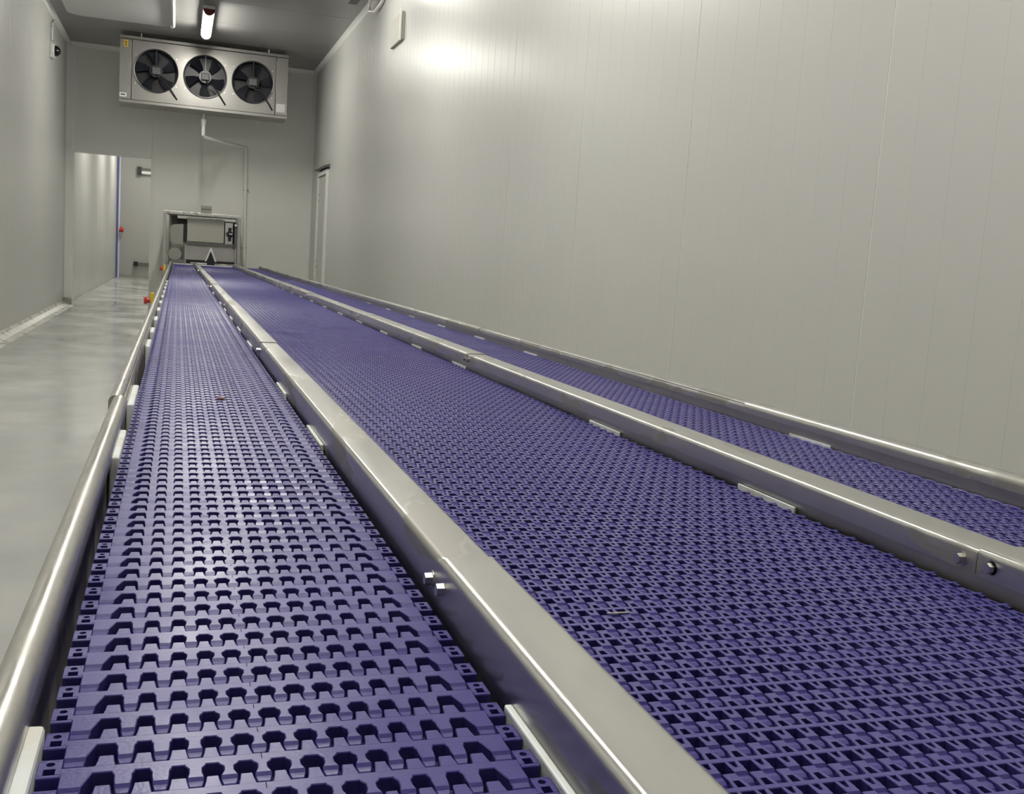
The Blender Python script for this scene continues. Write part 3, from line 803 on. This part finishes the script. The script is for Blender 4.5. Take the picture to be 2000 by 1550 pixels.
bm = bmesh.new(); cyl(bm, (-.05, 17.93, -.165 + HC), (-.05, 18.15, -.165 + HC), .115, 24); box(bm, .03, .085, 17.95, 18.15, -.25 + HC, -.05 + HC)
part('gear_motor', bm, M_dgrey, True)
bm = bmesh.new(); cyl(bm, (-.05, 17.92, -.165 + HC), (-.05, 17.93, -.165 + HC), .105, 24); part('motor_flange', bm, M_grey)
part('chute', bx(.12, .90, 17.99, 18.0, -.24 + HC, -.02 + HC), M_plate)
part('chute_side', bx(.105, .12, 17.88, 18.2, -.30 + HC, -.0 + HC), M_steel)
part('chute_side', bx(.90, .915, 17.88, 18.2, -.30 + HC, -.0 + HC), M_steel)
part('roller_gap', bx(.13, .90, 17.985, 18.05, -.30 + HC, -.245 + HC), M_black)
part('infeed_bar', bx(.20, .93, 17.80, 17.85, -.315 + HC, -.285 + HC, bev=.004), M_steel)
part('frame_beam', bx(-.19, .93, y1 - .02, y1 + .02, -.35 + HC, -.31 + HC), M_steel)
part('frame_beam', bx(-.19, .93, y0 - .0, y0 + .02, -.40 + HC, -.36 + HC), M_steel)
sg = part('sign_plate', bx(.335, .51, y0 - .03, y0 - .027, .525 + HC, .645 + HC), M_grey)
bm = bmesh.new()
x = .350
for k in range(6):
    wv = .014 + .006 * (k % 3)
    box(bm, x, x + wv, y0 - .0315, y0 - .0305, .575 + HC, .598 + HC + .003 * (k % 2)); x += wv + .006
q = part('lettering', bm, M_dgrey)
# V-shaped divider
t2 = empty('divider', (.51, 17.72, ZB)); tag(t2, 'black divider with a white pointed A-shaped edge at the end of the middle belt', 'divider'); lo2 = -t2.location
y_ = 17.68
bm = bmesh.new()
prism(bm, [(.418, -.255 + HC), (.437, -.255 + HC), (.510, -.075 + HC), (.583, -.255 + HC), (.602, -.255 + HC), (.521, -.032 + HC), (.500, -.032 + HC)], 'y', y_, y_ + .015)
obj('white_edge', bm, M_white, t2, lo2)
bm = bmesh.new()
prism(bm, [(.455, ZB + .001), (.575, ZB + .001), (.57, -.245 + HC), (.510, -.09 + HC), (.455, -.245 + HC)], 'y', y_ + .016, y_ + .12)
obj('black_body', bm, M_black, t2, lo2)

# ---------------------------------------------------------------- door in the right wall
t = empty('door_2', (XR, 17.3, 0)); tag(t, kind='structure'); lo = -t.location
ya, yb, zt = 16.78, 17.88, 1.33 + HC
obj('leaf', bx(XR - .022, XR - .003, ya + .14, yb - .07, .02, zt - .07, bev=.003), M_wall, t, lo)
obj('jamb', bx(XR - .05, XR - .001, ya, ya + .06, .001, zt, bev=.004), M_trim, t, lo)
obj('jamb', bx(XR - .05, XR - .001, yb - .06, yb, .001, zt, bev=.004), M_trim, t, lo)
obj('shadow_gap', bx(XR - .012, XR - .001, ya + .061, ya + .135, .02, zt - .07), M_dgrey, t, lo)
obj('head', bx(XR - .05, XR - .001, ya + .061, yb - .061, zt - .065, zt, bev=.004), M_trim, t, lo)
bm = bmesh.new(); prism(bm, [(XR - .10, zt + .03), (XR - .001, zt + .03), (XR - .001, zt + .085), (XR - .10, zt + .05)], 'y', ya - .03, yb + .01)
obj('canopy', bm, M_hub, t, lo)
bm = bmesh.new()
for z in (2.1, 2.0, 1.0, .9): box(bm, XR - .030, XR - .0225, yb - .11, yb - .085, z, z + .03)
obj('hinge', bm, M_grey, t, lo)

# wall box and cable loop
t = empty('wall_box', (XR, 11.6, 2.48 + HC)); tag(t, 'flat beige box high on the right wall below the ceiling', 'wall box'); lo = -t.location
obj('body', bx(XR - .035, XR - .001, 11.33, 11.94, 2.335 + HC, 2.63 + HC, bev=.006), M_beige, t, lo)
obj('edge_cover', bx(XR - .055, XR - .036, 11.315, 11.34, 2.32 + HC, 2.66 + HC, bev=.004), M_trim, t, lo)
bm = bmesh.new()
pts = [(2.20 + .0, 13.2, 3.17 + HC - .001)]
pts = [(2.16, 13.10, ZC - .02), (2.155, 13.14, 3.07 + HC), (2.17, 13.16, 2.99 + HC), (2.21, 13.0, 2.96 + HC), (2.225, 12.7, 2.99 + HC), (2.225, 12.35, 3.05 + HC), (2.22, 12.2, 3.12 + HC)]
path(bm, pts, .022, 10)
o = obj('cable_loop', bm, M_pvc, smooth=True); tag(o, 'white hose loop hanging at the top of the right wall by the ceiling', 'hose')
o = obj('junction_box', bx(1.93, 2.05, 13.1, 13.42, ZC - .07, ZC - .001, bev=.008), M_dgrey); tag(o, 'small dark box on the ceiling beside the hose loop', 'box')

# flat pale grey shape just below the ceiling, rounded far corners
bm = bmesh.new()
r = .22
hx0, hx1, hy0, hy1 = -1.57, -.14, 12.6, 16.55
outl = [(hx0, hy0), (hx1, hy0)] + [(a, b) for a, b in arc(hx1 - r, hy1 - r, r, 0, 90, 8)] + [(a, b) for a, b in arc(hx0 + r, hy1 - r, r, 90, 180, 8)]
prism(bm, outl, 'z', ZC - .035, ZC - .001)
t = obj('pale_ceiling_sheet', bm, M_pale); tag(t, 'flat pale grey shape just below the ceiling, with rounded corners and a raised edge, left of the lamp', 'ceiling sheet')
bm = bmesh.new()
pts = [(hx1, hy0 + .01, ZC - .05), (hx1, hy1 - r - .1, ZC - .05)] + [(a, b, ZC - .05) for a, b in arc(hx1 - r, hy1 - r, r, 0, 30, 4)]
path(bm, pts, .022, 8)
o = obj('edge_profile', bm, M_pvc, t, smooth=True); o['label'] = 'white raised edge'

# security camera and conduit on the left wall
t = empty('dome_camera', (XL, 16.7, 2.63 + HC)); tag(t, 'white wall camera with a black dome, high on the left wall', 'camera'); lo = -t.location
obj('back_box', bx(XL + .001, XL + .03, 16.58, 16.82, 2.52 + HC, 2.74 + HC, bev=.006), M_wall, t, lo)
bm = bmesh.new(); cyl(bm, (XL + .031, 16.7, 2.63 + HC), (XL + .055, 16.7, 2.63 + HC), .10, 24); obj('ring', bm, M_white, t, lo, smooth=True)
bm = bmesh.new(); bmesh.ops.create_uvsphere(bm, u_segments=20, v_segments=12, radius=.078, matrix=Matrix.Translation((XL + .056, 16.7, 2.63 + HC))); obj('dome', bm, plain('dome_gloss', (.01, .01, .01, 1), .08), t, lo, smooth=True)
bm = bmesh.new(); path(bm, [(XL + .02, 16.65, 2.77 + HC), (XL + .02, 16.65, 2.95 + HC), (XL + .025, 16.68, 3.0 + HC), (XL + .03, 16.8, 3.06 + HC), (XL + .06, 16.95, 3.11 + HC)], .014, 8)
o = obj('cable_conduit', bm, M_pale, smooth=True); tag(o, 'thin grey conduit running up the left wall above the camera', 'conduit')
